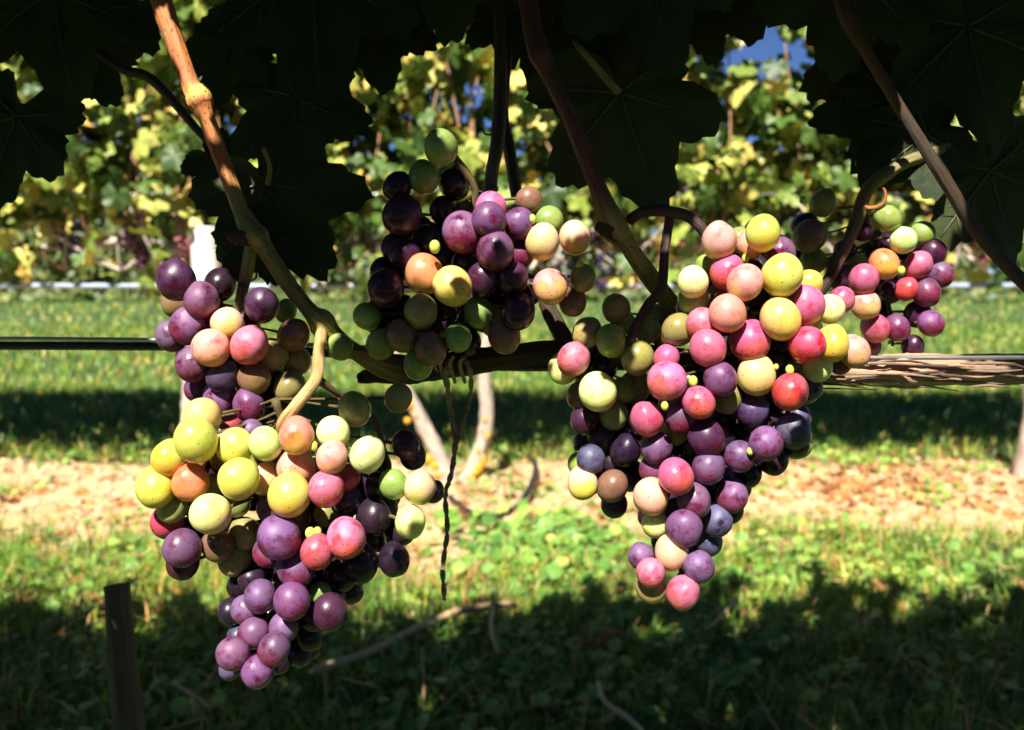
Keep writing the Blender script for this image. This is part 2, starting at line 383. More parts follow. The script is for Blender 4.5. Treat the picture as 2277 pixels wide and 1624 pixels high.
# each row: x, y, radius in the picture, kind, how far back (0 nearest); a trailing s = stands in the shade
TXT = {}
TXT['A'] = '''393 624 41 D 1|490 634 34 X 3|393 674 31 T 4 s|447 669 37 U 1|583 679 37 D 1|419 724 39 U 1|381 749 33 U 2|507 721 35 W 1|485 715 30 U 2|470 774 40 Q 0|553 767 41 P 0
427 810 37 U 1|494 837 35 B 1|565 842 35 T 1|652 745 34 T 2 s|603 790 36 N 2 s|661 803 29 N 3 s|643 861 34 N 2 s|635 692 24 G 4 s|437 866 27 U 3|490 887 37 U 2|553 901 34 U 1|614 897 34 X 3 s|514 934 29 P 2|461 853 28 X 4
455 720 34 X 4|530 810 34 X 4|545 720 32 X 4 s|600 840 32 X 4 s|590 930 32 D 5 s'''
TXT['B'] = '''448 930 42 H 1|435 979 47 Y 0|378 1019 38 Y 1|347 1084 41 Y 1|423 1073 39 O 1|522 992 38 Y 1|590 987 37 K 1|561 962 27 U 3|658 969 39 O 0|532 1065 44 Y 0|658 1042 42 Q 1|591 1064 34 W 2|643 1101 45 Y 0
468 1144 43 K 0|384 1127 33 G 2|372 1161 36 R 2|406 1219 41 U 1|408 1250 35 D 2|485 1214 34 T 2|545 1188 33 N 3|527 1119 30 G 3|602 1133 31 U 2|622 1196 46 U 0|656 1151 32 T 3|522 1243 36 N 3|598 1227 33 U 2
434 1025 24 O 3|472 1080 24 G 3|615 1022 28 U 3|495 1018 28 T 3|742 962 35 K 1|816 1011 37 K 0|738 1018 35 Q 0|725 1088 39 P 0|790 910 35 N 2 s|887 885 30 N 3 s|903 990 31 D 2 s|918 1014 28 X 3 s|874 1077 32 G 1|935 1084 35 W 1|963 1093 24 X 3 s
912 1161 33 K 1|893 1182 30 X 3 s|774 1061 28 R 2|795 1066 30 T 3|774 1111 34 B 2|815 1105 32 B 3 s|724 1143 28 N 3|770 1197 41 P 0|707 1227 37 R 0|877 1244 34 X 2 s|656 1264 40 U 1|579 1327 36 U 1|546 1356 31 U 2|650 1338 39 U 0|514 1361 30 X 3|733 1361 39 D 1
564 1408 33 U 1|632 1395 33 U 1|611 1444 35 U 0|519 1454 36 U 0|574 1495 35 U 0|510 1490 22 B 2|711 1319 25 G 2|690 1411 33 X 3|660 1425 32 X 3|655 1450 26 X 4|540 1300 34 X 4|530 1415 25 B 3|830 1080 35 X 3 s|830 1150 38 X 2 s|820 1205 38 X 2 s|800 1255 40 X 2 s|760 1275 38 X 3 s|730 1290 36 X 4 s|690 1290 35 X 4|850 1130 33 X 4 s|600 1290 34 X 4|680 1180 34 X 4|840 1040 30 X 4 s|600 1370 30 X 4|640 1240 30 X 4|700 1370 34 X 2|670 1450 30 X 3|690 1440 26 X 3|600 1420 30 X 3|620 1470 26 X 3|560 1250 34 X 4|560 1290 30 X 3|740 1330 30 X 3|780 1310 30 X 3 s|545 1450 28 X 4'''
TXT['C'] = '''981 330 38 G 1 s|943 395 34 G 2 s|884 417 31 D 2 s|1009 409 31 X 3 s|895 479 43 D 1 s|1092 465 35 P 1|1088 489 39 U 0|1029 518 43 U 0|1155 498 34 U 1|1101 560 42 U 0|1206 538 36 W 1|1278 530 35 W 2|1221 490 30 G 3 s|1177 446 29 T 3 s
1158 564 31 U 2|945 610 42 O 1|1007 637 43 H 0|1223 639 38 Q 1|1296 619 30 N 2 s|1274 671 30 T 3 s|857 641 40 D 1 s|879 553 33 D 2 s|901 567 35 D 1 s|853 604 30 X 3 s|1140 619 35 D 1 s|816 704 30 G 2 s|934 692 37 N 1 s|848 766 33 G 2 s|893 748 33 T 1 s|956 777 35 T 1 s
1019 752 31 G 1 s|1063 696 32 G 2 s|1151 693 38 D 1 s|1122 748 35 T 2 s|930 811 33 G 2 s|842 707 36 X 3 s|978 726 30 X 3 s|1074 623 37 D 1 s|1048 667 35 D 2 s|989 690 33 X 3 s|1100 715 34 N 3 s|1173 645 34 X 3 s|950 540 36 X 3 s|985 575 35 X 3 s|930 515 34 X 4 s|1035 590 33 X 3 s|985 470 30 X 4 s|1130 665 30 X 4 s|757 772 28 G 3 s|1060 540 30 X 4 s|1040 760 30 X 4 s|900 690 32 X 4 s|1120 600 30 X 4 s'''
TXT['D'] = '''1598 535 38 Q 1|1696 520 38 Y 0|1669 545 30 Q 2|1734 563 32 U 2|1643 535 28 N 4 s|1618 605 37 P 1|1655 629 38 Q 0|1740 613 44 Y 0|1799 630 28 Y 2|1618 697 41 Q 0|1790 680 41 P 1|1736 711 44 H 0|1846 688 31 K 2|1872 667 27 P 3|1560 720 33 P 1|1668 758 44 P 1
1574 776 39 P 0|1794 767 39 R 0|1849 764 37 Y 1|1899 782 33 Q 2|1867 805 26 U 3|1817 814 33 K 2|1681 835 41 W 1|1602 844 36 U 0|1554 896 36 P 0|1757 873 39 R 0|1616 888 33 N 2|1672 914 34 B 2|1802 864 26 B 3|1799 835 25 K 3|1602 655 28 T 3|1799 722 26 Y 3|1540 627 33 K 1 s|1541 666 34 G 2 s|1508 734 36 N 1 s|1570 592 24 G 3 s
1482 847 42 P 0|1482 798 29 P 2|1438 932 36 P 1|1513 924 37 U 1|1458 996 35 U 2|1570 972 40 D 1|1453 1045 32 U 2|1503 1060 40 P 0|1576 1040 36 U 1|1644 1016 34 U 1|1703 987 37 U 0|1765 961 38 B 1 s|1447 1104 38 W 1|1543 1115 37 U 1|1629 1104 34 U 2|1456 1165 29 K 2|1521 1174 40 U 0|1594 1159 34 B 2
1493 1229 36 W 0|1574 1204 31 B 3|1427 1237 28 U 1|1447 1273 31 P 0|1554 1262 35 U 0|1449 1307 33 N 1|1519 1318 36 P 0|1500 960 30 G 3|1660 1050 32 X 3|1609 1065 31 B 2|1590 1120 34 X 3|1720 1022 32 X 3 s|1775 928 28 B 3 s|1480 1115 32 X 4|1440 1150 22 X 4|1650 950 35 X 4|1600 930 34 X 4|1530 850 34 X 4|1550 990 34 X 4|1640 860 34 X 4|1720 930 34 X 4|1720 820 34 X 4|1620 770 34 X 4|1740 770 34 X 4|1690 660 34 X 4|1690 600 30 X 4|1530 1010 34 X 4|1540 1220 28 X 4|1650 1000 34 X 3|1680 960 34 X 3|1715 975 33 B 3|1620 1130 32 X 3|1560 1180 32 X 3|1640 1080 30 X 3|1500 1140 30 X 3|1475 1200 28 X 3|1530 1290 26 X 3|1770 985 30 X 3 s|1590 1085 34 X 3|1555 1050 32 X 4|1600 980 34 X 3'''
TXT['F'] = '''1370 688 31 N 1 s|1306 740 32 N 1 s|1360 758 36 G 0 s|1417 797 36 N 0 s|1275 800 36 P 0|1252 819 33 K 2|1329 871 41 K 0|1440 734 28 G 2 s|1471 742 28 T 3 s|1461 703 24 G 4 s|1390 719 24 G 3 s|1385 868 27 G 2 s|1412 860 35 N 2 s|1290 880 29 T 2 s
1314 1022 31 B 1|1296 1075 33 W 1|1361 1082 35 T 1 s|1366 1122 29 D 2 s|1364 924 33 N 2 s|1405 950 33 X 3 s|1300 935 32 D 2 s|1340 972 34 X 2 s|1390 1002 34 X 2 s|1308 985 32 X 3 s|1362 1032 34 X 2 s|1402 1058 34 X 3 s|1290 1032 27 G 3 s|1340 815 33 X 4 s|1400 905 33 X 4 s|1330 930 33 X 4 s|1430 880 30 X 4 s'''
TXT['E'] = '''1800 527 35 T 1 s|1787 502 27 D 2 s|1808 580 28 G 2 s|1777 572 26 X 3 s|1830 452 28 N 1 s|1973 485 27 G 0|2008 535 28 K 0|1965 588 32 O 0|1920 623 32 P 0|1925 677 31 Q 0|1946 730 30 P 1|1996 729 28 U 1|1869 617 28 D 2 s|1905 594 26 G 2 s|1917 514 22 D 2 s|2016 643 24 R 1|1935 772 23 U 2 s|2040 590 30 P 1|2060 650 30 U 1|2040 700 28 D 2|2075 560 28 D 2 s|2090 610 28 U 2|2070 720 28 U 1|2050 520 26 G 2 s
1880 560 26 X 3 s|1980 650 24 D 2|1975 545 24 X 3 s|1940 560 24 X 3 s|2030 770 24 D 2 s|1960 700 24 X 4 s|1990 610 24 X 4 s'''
DEPTH = {'A': .445, 'B': .420, 'C': .435, 'D': .425, 'F': .455, 'E': .500}
def uvsphere(seg, ring, seed):
    rs = np.random.default_rng(seed); k = rs.normal(0, 1, (4, 3)); amp = rs.uniform(.010, .026, 4)
    v = [(0, 0, 1.0)]
    for j in range(1, ring):
        a = math.pi * j / ring
        for i in range(seg):
            b = 2 * math.pi * i / seg; v.append((math.sin(a) * math.cos(b), math.sin(a) * math.sin(b), math.cos(a)))
    v.append((0, 0, -1.0)); v = np.array(v)
    d = 1 + sum(am * np.sin(v @ kk * 1.6 + i) for i, (am, kk) in enumerate(zip(amp, k)))
    v = v * d[:, None] * np.array([1 + .03 * rs.normal(), 1 + .03 * rs.normal(), 1.05 + .10 * rs.uniform()]) * .97
    f = [(0, 1 + i, 1 + (i + 1) % seg) for i in range(seg)]
    for j in range(ring - 2):
        o = 1 + j * seg
        for i in range(seg): f.append((o + i, o + seg + i, o + seg + (i + 1) % seg, o + (i + 1) % seg))
    n = len(v) - 1; o = 1 + (ring - 2) * seg
    f += [(n, o + (i + 1) % seg, o + i) for i in range(seg)]
    return v, f
GRAPES = []
for s_ in range(5):
    v_, f_ = uvsphere(32, 20, s_); mb = MB(); mb.add(v_, f_); GRAPES.append(mb.mesh('grape', M_GRAPE))
bv, bf = uvsphere(12, 8, 99); mb = MB(); mb.add(bv, bf); BERRY = mb.mesh('green_berry', M_BERRY)

LIT, DARK = [], []
SU = SUN.orthogonal().normalized(); SV = SUN.cross(SU)
def disc_points(p, r, k=.72):
    return [Vector(p)] + [Vector(p) + (SU * math.cos(a) + SV * math.sin(a)) * r * k for a in (0.4, 1.97, 3.54, 5.11)]
BUNCH = {}
SC = (.13, .10, .035)
def relax(g):
    """move grapes along their lines of sight until neighbours only touch"""
    n = len(g)
    for it in range(60):
        moved = False
        for i in range(n):
            for j in range(i + 1, n):
                a, b = g[i], g[j]
                ri = a[2] * a[4] / FPX; rj = b[2] * b[4] / FPX
                pa = P(a[0], a[1], a[4]); pb = P(b[0], b[1], b[4]); d = (pa - pb).length; need = (ri + rj) * .87
                if d < need:
                    q = (need - d) * .5 + .0002; moved = True
                    if a[4] <= b[4]: a[4] -= q * .12; b[4] += q
                    else: b[4] -= q * .12; a[4] += q
        if not moved: break
def make_bunch(key, label, stem_pts, ped=(.10, .07, .04), pr=.0026):
    rows = [r.split() for r in TXT[key].replace('\n', '|').split('|') if r.strip()]
    g = [[float(r[0]), float(r[1]), float(r[2]), r[3], DEPTH[key] + .0095 * float(r[4]), len(r) > 5] for r in rows]
    rsf = random.Random(7); base_g = list(g)
    xs_ = [q[0] for q in g]; ys_ = [q[1] for q in g]; yy = min(ys_)
    while yy < max(ys_):
        xx = min(xs_) + rsf.uniform(0, 20)
        while xx < max(xs_):
            fx = xx + rsf.uniform(-8, 8); fy = yy + rsf.uniform(-8, 8); fr_ = rsf.uniform(31, 36)
            ok = all(any(math.hypot(fx + .95 * fr_ * math.cos(a) - q[0], fy + .95 * fr_ * math.sin(a) - q[1]) < q[2] * 1.12 for q in base_g) for a in np.linspace(0, 6.28, 14, endpoint=False))
            if ok:
                nr = [q for q in base_g if math.hypot(fx - q[0], fy - q[1]) < 85]
                shd = sum(q[5] for q in nr) > len(nr) * .5
                g.append([fx, fy, fr_, rsf.choice('XXXTN' if key in 'AFE' else 'XXXXN'), max(q[4] for q in nr) + .010, shd])  # added near-black grapes stand in for the shade inside the bunch
            xx += 50
        yy += 42
    relax(g)
    top = Vector(stem_pts[-1]); root = empty('grape_bunch', top)
    tag(root, label, 'grape bunch', 'grape bunches on the near vine')
    rs = random.Random(ord(key))
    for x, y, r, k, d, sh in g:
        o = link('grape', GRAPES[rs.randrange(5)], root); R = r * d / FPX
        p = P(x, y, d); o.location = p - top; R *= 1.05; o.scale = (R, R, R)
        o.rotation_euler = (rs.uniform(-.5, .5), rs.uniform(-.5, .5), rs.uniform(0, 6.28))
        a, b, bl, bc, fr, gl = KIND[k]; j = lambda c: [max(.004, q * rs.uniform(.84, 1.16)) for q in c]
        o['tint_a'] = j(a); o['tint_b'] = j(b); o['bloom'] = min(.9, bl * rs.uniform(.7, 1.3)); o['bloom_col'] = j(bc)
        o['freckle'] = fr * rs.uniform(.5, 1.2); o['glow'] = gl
        (DARK if sh else LIT).extend(disc_points(p, R))
    # rachis and pedicels
    mb = MB(); gp = [P(q[0], q[1], q[4]) for q in g]
    ys = sorted(q.z for q in gp); z0, z1 = ys[-1], ys[0]
    spine = []
    for i in range(7):
        z = z0 + (z1 - z0) * i / 6; near = [q for q in gp if abs(q.z - z) < (z0 - z1) * .2 + .006]
        c = sum(near, Vector()) / len(near) if near else sum(gp, Vector()) / len(gp)
        spine.append(Vector((c.x, c.y + .006, z)))
    start = min(range(len(spine)), key=lambda i: (spine[i] - top).length + (1 if spine[i].z > top.z - .004 and i < 6 else 0))
    tube(mb, spine, [.0022 - .0002 * i for i in range(7)], 7, 4, [SC] * 7, .15)
    tube(mb, [Vector(p) for p in stem_pts] + [spine[start]], [pr] * len(stem_pts) + [pr * .8], 10, 7, [ped] * (len(stem_pts) + 1), .1, 0, 4)
    fine = [Vector(a) for a in spline([tuple(c) for c in spine], 6)]
    for p, q in zip(gp, g):
        s = min(fine, key=lambda c: (c - p).length + .4 * abs(c.z - p.z - .008)); R = q[2] * q[4] / FPX
        dz = s - p; e = p + dz.normalized() * R * .9; m_ = (e + s) / 2 + Vector((0, .012, -.002))
        tube(mb, [e, m_, s], [.0010, .00065, .0009], 5, 3, [SC] * 3)
    mb.build('stem', M_CANE, root)
    BUNCH[key] = (root, g); return root

# ------------------------------------------------------------------ the near vine: canes, cordon, leaves
VINE = empty('grapevine', P(1100, 800, .50)); VINE.location.z = .0
tag(VINE, 'near grapevine with brown canes, woody arm and big dark leaves above the ripening bunches', 'grapevine')
TAN = (.46, .175, .05); OLV = (.30, .26, .07); BRN = (.11, .045, .022); DRK = (.05, .033, .02); YEL = (.50, .44, .09)  # the brown is darkened to stand in for shade on the canes
def cane(name, pts, parent=VINE, m=M_CANE, seg=28, rough=.08, ridges=9, sub=8, seed=1):
    """rows: x, y, depth, radius in picture px, colour"""
    mb = MB(); tube(mb, [P(a, b, d) for a, b, d, r, c in pts], [r * d / FPX for a, b, d, r, c in pts], seg, sub, [c for *_, c in pts], rough, ridges, seed)
    return mb.build(name, m, parent)
cane('cane', [(300, -420, .47, 24, TAN), (325, -130, .468, 23, TAN), (362, 10, .466, 22, TAN), (392, 100, .465, 20, TAN), (425, 190, .464, 20, TAN), (440, 213, .463, 27, YEL), (448, 232, .463, 28, TAN), (456, 252, .463, 19, TAN), (474, 305, .464, 18, TAN), (505, 390, .465, 17, TAN), (533, 462, .466, 17, OLV), (558, 512, .466, 25, OLV), (572, 530, .466, 29, OLV), (590, 555, .467, 19, OLV), (640, 630, .468, 18, OLV), (690, 692, .468, 18, OLV), (712, 714, .467, 28, YEL), (726, 730, .467, 28, YEL), (745, 746, .468, 19, OLV), (790, 782, .472, 18, OLV), (850, 816, .478, 24, OLV), (905, 828, .485, 28, DRK)], seed=3)
cane('cordon', [(800, 842, .500, 12, DRK), (845, 832, .495, 22, DRK), (905, 828, .493, 28, DRK), (960, 818, .495, 27, DRK), (1100, 797, .497, 26, DRK), (1270, 778, .50, 24, DRK), (1420, 790, .50, 24, DRK), (1640, 815, .505, 27, (.30, .19, .12)), (1830, 824, .51, 30, (.40, .26, .17)), (1930, 826, .51, 33, (.48, .32, .22)), (2010, 826, .51, 37, (.44, .28, .19)), (2150, 822, .515, 34, (.36, .24, .16)), (2500, 815, .53, 34, DRK), (3000, 810, .56, 36, DRK)], m=M_CORD, seg=20, rough=.12, ridges=7, sub=10, seed=5)  # tones dark where shaded, pale where sunlit: light painted along the arm
cane('cane', [(1150, -420, .48, 20, DRK), (1165, -100, .475, 21, BRN), (1180, 40, .47, 21, BRN), (1195, 105, .468, 24, BRN), (1204, 130, .467, 25, BRN), (1217, 160, .467, 18, BRN), (1262, 250, .467, 17, BRN), (1300, 345, .467, 17, BRN), (1335, 430, .467, 20, BRN), (1360, 495, .467, 31, OLV), (1372, 515, .467, 30, OLV), (1392, 540, .468, 20, OLV), (1425, 590, .472, 20, OLV), (1470, 650, .480, 20, OLV), (1530, 720, .492, 19, OLV), (1590, 790, .50, 24, DRK), (1620, 815, .503, 24, DRK)], seed=8)
cane('cane', [(1800, -300, .49, 15, BRN), (1860, -40, .488, 15, BRN), (1885, 40, .486, 17, BRN), (1930, 120, .486, 13, BRN), (1975, 195, .487, 12, BRN), (2015, 262, .488, 12, DRK), (2100, 400, .49, 14, DRK), (2210, 560, .50, 14, DRK), (2420, 740, .515, 15, DRK), (2640, 806, .53, 16, DRK)], seed=9)
cane('shoot', [(1088, 452, .52, 15, (.16, .13, .07)), (1095, 380, .52, 14, (.16, .13, .07)), (1108, 300, .52, 15, DRK), (1112, 160, .52, 14, DRK), (1110, -60, .52, 14, DRK)], seed=10)
cane('shoot', [(1150, 440, .53, 13, DRK), (1132, 330, .53, 13, DRK), (1118, 240, .53, 12, DRK), (1135, 60, .53, 11, DRK), (1150, -80, .53, 11, DRK)], seed=12)
cane('shoot', [(1205, 640, .50, 16, DRK), (1222, 690, .50, 18, DRK), (1245, 735, .50, 19, DRK), (1272, 782, .50, 21, DRK)], seed=13)
cane('shoot', [(150, 60, .53, 12, DRK), (268, 150, .53, 11, DRK), (330, 172, .53, 11, DRK), (385, 225, .53, 10, DRK), (440, 290, .53, 9, DRK), (500, 350, .53, 8, DRK)], seed=14)
cane('shoot', [(562, 530, .468, 13, OLV), (550, 600, .468, 13, OLV), (540, 640, .468, 12, DRK), (530, 690, .466, 11, DRK)], seed=15)
cane('shoot', [(2140, 310, .52, 15, (.2, .18, .07)), (2060, 345, .515, 14, (.2, .18, .07)), (2012, 362, .51, 13, (.2, .18, .07)), (1960, 395, .507, 15, (.2, .18, .07)), (1925, 430, .505, 14, (.18, .15, .06)), (1905, 490, .503, 14, (.16, .11, .05)), (1880, 550, .503, 12, (.16, .10, .05)), (1840, 625, .505, 12, DRK), (1815, 665, .507, 10, DRK)], seed=16)
cane('petiole', [(1275, 90, .485, 6, DRK), (1305, 125, .485, 7, OLV), (1340, 165, .49, 8, OLV), (1376, 206, .495, 9, OLV)], seg=8)
cane('petiole', [(585, 330, .47, 5, OLV), (600, 370, .478, 5, OLV), (596, 410, .486, 6, OLV)], seg=8)
cane('tendril', [(1912, 455, .503, 5, TAN), (1928, 462, .500, 4.5, TAN), (1950, 461, .497, 4.5, TAN), (1967, 448, .495, 4, TAN), (1968, 428, .494, 3.5, TAN), (1962, 418, .494, 3, TAN)], seg=8)
cane('tendril', [(1058, 292, .52, 2.2, DRK), (1072, 290, .52, 2.2, DRK), (1078, 297, .52, 2.2, DRK), (1086, 300, .52, 2, DRK), (1100, 298, .52, 2.5, DRK)], seg=6)
cane('tendril', [(548, 560, .475, 2.5, DRK), (565, 590, .475, 2.5, DRK), (570, 615, .475, 2.5, DRK), (558, 625, .475, 2, DRK)], seg=6)
cane('spur', [(820, 845, .494, 5, DRK), (818, 838, .494, 11, DRK), (835, 826, .494, 15, DRK)], seg=8)
cane('spur', [(505, 520, .462, 8, DRK), (530, 528, .462, 17, DRK), (560, 533, .465, 18, DRK)], m=M_CORD, seg=8, rough=.3)
cane('spur', [(1325, 500, .462, 9, DRK), (1345, 512, .462, 14, DRK), (1370, 520, .465, 20, DRK)], m=M_CORD, seg=8, rough=.25)
mbs = MB()                                          # peeling bark strips on the woody arm
for i in range(34):
    x = random.uniform(1740, 2320); y = 826 + random.uniform(-30, 38); l = random.uniform(50, 190); d = .4925 + .014 * abs((y - 824) / 38) ** 2
    cl = random.choice(((.42, .29, .21), (.30, .20, .14), (.50, .38, .29), (.13, .08, .055), (.07, .045, .035)))
    tube(mbs, [P(x, y, d), P(x + l * .5, y + random.uniform(-4, 4), d - .001), P(x + l, y + random.uniform(-7, 10), d - random.uniform(0, .004))], [.0004, random.uniform(.0006, .0014), .0003], 4, 3, [cl] * 3)
mbs.build('bark_strips', M_CORD, VINE)

# leaves in view: petiole x, y, size px, tip angle (0 down, + towards the right), depth, tilt sideways, tilt forward
LEAVES = [(700, -70, 305, .05, .515, .1, .25), (520, 90, 165, -.3, .535, -.3, .2), (596, 412, 245, .55, .500, .15, .1), (655, 215, 215, .15, .525, -.2, .2), (1376, 208, 282, .35, .505, .1, .15), (1450, -95, 275, .1, .50, -.1, .3), (1010, -110, 215, -.1, .52, .2, .2), (1120, 40, 120, .1, .54, .5, .2), (1235, 20, 200, -.2, .535, .3, .2), (1900, -60, 265, -.25, .515, .1, .25), (1995, 220, 215, -.35, .53, -.2, .2), (1930, 130, 190, -.1, .545, .2, .2), (2150, 60, 280, .2, .52, 0, .2), (2200, 380, 230, .3, .53, .3, .1), (300, 20, 120, -.6, .53, .3, .2), (120, -20, 260, .2, .525, .2, .25), (40, 260, 210, -.3, .54, -.2, .2), (590, 535, 128, -.75, .49, .2, .2), (850, -60, 200, .4, .54, .2, .3), (1640, -60, 170, .2, .54, -.3, .3), (2060, 300, 170, -.9, .515, -.1, .1), (190, 110, 150, .5, .55, .1, .2), (470, 350, 105, .9, .54, .1, .2), (840, 40, 170, .1, .55, -.1, .2), (1330, 30, 200, -.1, .55, .1, .2), (1560, 10, 150, .2, .56, .3, .2)]
for i, (x, y, sz, an, d, tx, ty) in enumerate(LEAVES):
    p = P(x, y, d); s = sz * d / FPX
    nrm = -FW + RT * tx * .6 + UP * ty * .8
    tip = RT * math.sin(an) - UP * math.cos(an)
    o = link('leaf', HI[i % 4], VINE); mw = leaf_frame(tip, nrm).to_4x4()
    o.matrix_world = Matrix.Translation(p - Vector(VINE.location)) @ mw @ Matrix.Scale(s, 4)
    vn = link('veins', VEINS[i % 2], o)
    fr = leaf_frame(tip, nrm)
    for q in (.0, .35, .7, .95):
        for a in np.linspace(0, 6.28, 8 if q else 1, endpoint=False):
            DARK.append(p + fr @ Vector((math.sin(a), math.cos(a), 0)) * s * q * float(leaf_R(a, False)))
for x, y, d in [(2100, 400, .47), (2150, 470, .47), (2210, 560, .47), (2270, 620, .48), (1985, 215, .47), (2050, 320, .47), (2012, 362, .5), (1960, 395, .495), (1905, 490, .49), (1180, 60, .46), (1215, 160, .46), (1262, 250, .46), (1300, 345, .46), (1200, 800, .49), (1050, 810, .49), (1330, 420, .46), (1930, 120, .48), (545, 440, .46), (560, 520, .46), (640, 640, .46)]: DARK.append(P(x, y, d))
for x, y, d in [(355, 5, .455), (378, 60, .455), (395, 110, .455), (415, 170, .455), (445, 225, .455), (460, 265, .455), (500, 360, .455), (720, 725, .455), (690, 830, .45), (650, 900, .44), (1930, 815, .5), (1990, 820, .5), (1860, 820, .5), (2080, 815, .5), (700, 760, .455)]: LIT.append(P(x, y, d))

make_bunch('A', 'small bunch of purple and pink grapes hanging at upper left behind a yellow-green bunch', [P(540, 640, .466), P(528, 690, .464)], (.12, .10, .04))
make_bunch('B', 'long bunch with yellow-green grapes on its shoulder and a dark purple tail, lowest at left', [P(715, 735, .462), P(709, 790, .448), P(704, 838, .440), P(682, 872, .434), P(655, 905, .430), P(628, 945, .432)], (.50, .32, .13), .0031)
make_bunch('C', 'shaded dark bunch above the woody arm with few sunlit orange and purple grapes', [P(1100, 420, .515), P(1060, 445, .49), P(1020, 470, .47)])
make_bunch('D', 'big sunlit bunch of pink, yellow and purple grapes tapering to a long tail', [P(1400, 490, .468), P(1430, 472, .462), P(1480, 470, .458), P(1530, 482, .456), P(1565, 515, .456), P(1600, 570, .46)], (.055, .032, .028), .0031)
make_bunch('F', 'shadowy bunch of olive and dark grapes hanging just left of the big pink bunch', [P(1490, 480, .463), P(1478, 560, .463), P(1470, 640, .460), P(1440, 680, .460), P(1412, 730, .452), P(1395, 770, .455)], (.055, .032, .028), .0027)
make_bunch('E', 'bunch of small red and green grapes behind the big pink bunch above peeling wood', [P(1905, 490, .503), P(1885, 545, .503), P(1850, 600, .512)])
for key, x, y, r, d in [('C', 1184, 487, 9, .44), ('C', 967, 549, 13, .43), ('D', 1756, 823, 10, .43), ('D', 1541, 848, 11, .425), ('D', 1478, 903, 9, .42), ('D', 1658, 575, 9, .44), ('D', 1726, 816, 6, .43), ('E', 2004, 602, 9, .49), ('B', 697, 992, 10, .42), ('B', 690, 1186, 12, .42), ('B', 706, 1183, 10, .421), ('D', 1668, 1004, 8, .425), ('E', 1905, 790, 8, .5), ('C', 1290, 590, 9, .45), ('E', 1785, 445, 8, .5)]:
    root = BUNCH[key][0]; o = link('green_berry', BERRY, root); o.location = P(x, y, d) - Vector(root.location); s = r * d / FPX; o.scale = (s, s, s * 1.1)
mb = MB(); tube(mb, [P(704, 842, .441), P(740, 868, .448), P(772, 890, .455), P(830, 930, .456), P(850, 985, .456), P(868, 1050, .450)], [.0026, .0018, .0016, .0016, .0015, .0012], 7, 6, [(.12, .08, .04)] * 6); mb.build('stem', M_CANE, BUNCH['B'][0])

# ------------------------------------------------------------------ canopy above the picture: leaves that shade what stands in the shade
LITA = np.array([tuple(p) for p in LIT]); DARKA = np.array([tuple(p) for p in DARK])
SUv = np.array(SU); SVv = np.array(SV); SLv = np.array(SUN)
def uvw(a): return np.stack([a @ SUv, a @ SVv, a @ SLv], -1)
LU = uvw(LITA); DU = uvw(DARKA)
def covers(c, phi, R, pts, grow=1.0):
    q = pts - c; ok = q[:, 2] < -.004
    r = np.hypot(q[:, 0], q[:, 1]); th = np.arctan2(q[:, 1], q[:, 0]) - phi
    return ok & (r < R * grow * leaf_R(th, False))
def hidden(p, R):
    q = proj(p)
    if q is None: return (Vector(p) - CAM).length > R + .06
    x, y, d = q
    if d < .03: return (Vector(p) - CAM).length > R + .06
    m_ = R / d * FPX * 1.15 + 14
    return y < -m_ or x < -m_ or x > 2277 + m_
DU = np.concatenate([DU, uvw(np.array([tuple(q1 + (q0 - q1) * t_ + Vector((dx_, -.02, 0))) for q0, q1 in [(P(280, 1700, .6), P(226, 1045, .62))] for t_ in np.linspace(0, 1.2, 12) for dx_ in (-.015, 0, .015)]))])
covered = np.zeros(len(DU), bool); PLACED = []
for it in range(22000):
    un = np.flatnonzero(~covered)
    if len(un) == 0: break
    i = int(rng.choice(un)); t = rng.uniform(.05, .50)
    R = rng.uniform(.022, .062) if it > 2500 else rng.uniform(.045, .075)
    if it > 12000: R = rng.uniform(.014, .035)
    c = DU[i] + np.array([rng.normal(0, R * .4), rng.normal(0, R * .4), t])
    p = c[0] * SUv + c[1] * SVv + c[2] * SLv
    if p[1] < .13 or p[1] + .79 * p[2] > 2.0 or not hidden(p, R): continue
    phi = rng.uniform(0, 6.28)
    if covers(c, phi, R, LU, 1.06).any(): continue
    cv = covers(c, phi, R, DU, .95) & ~covered
    if cv.sum() < (3 if it < 2500 else 1): continue
    covered |= cv; PLACED.append((p, phi, R))
print('shade leaves', len(PLACED), 'covered', covered.sum(), 'of', len(DU))
for it in range(4200):                              # the rest of the row's canopy
    R = rng.uniform(.045, .075); p = np.array([rng.uniform(-2.6, 2.4), rng.uniform(.24, .80), rng.uniform(.98, 1.92)])
    if p[1] + .79 * p[2] > 1.99 - .12 * (p[0] < -.42) + .04 * math.sin(p[0] * 17) + rng.normal(0, .17): continue
    if not hidden(p, R): continue
    c = uvw(p[None])[0]; phi = rng.uniform(0, 6.28)
    if covers(c, phi, R, LU, 1.15).any(): continue
    PLACED.append((p, phi, R))
vs, fs, off = [], [], 0
for k, (p, phi, R) in enumerate(PLACED):
    gv, gf = (MID_GEO if k < 500 else SMALL_GEO)[k % 4]
    tip = SU * math.cos(phi) + SV * math.sin(phi)
    nrm = SUN + Vector(rng.normal(0, .16, 3))
    a = np.array(leaf_frame(tip, nrm)); vs.append(gv @ a.T * R + p); fs.append(gf + off); off += len(gv)
vs = np.concatenate(vs) - np.array(VINE.location)
o = link('canopy', fast_mesh('canopy', vs, np.concatenate(fs), M_LEAF, True), VINE); o['kind'] = 'stuff'

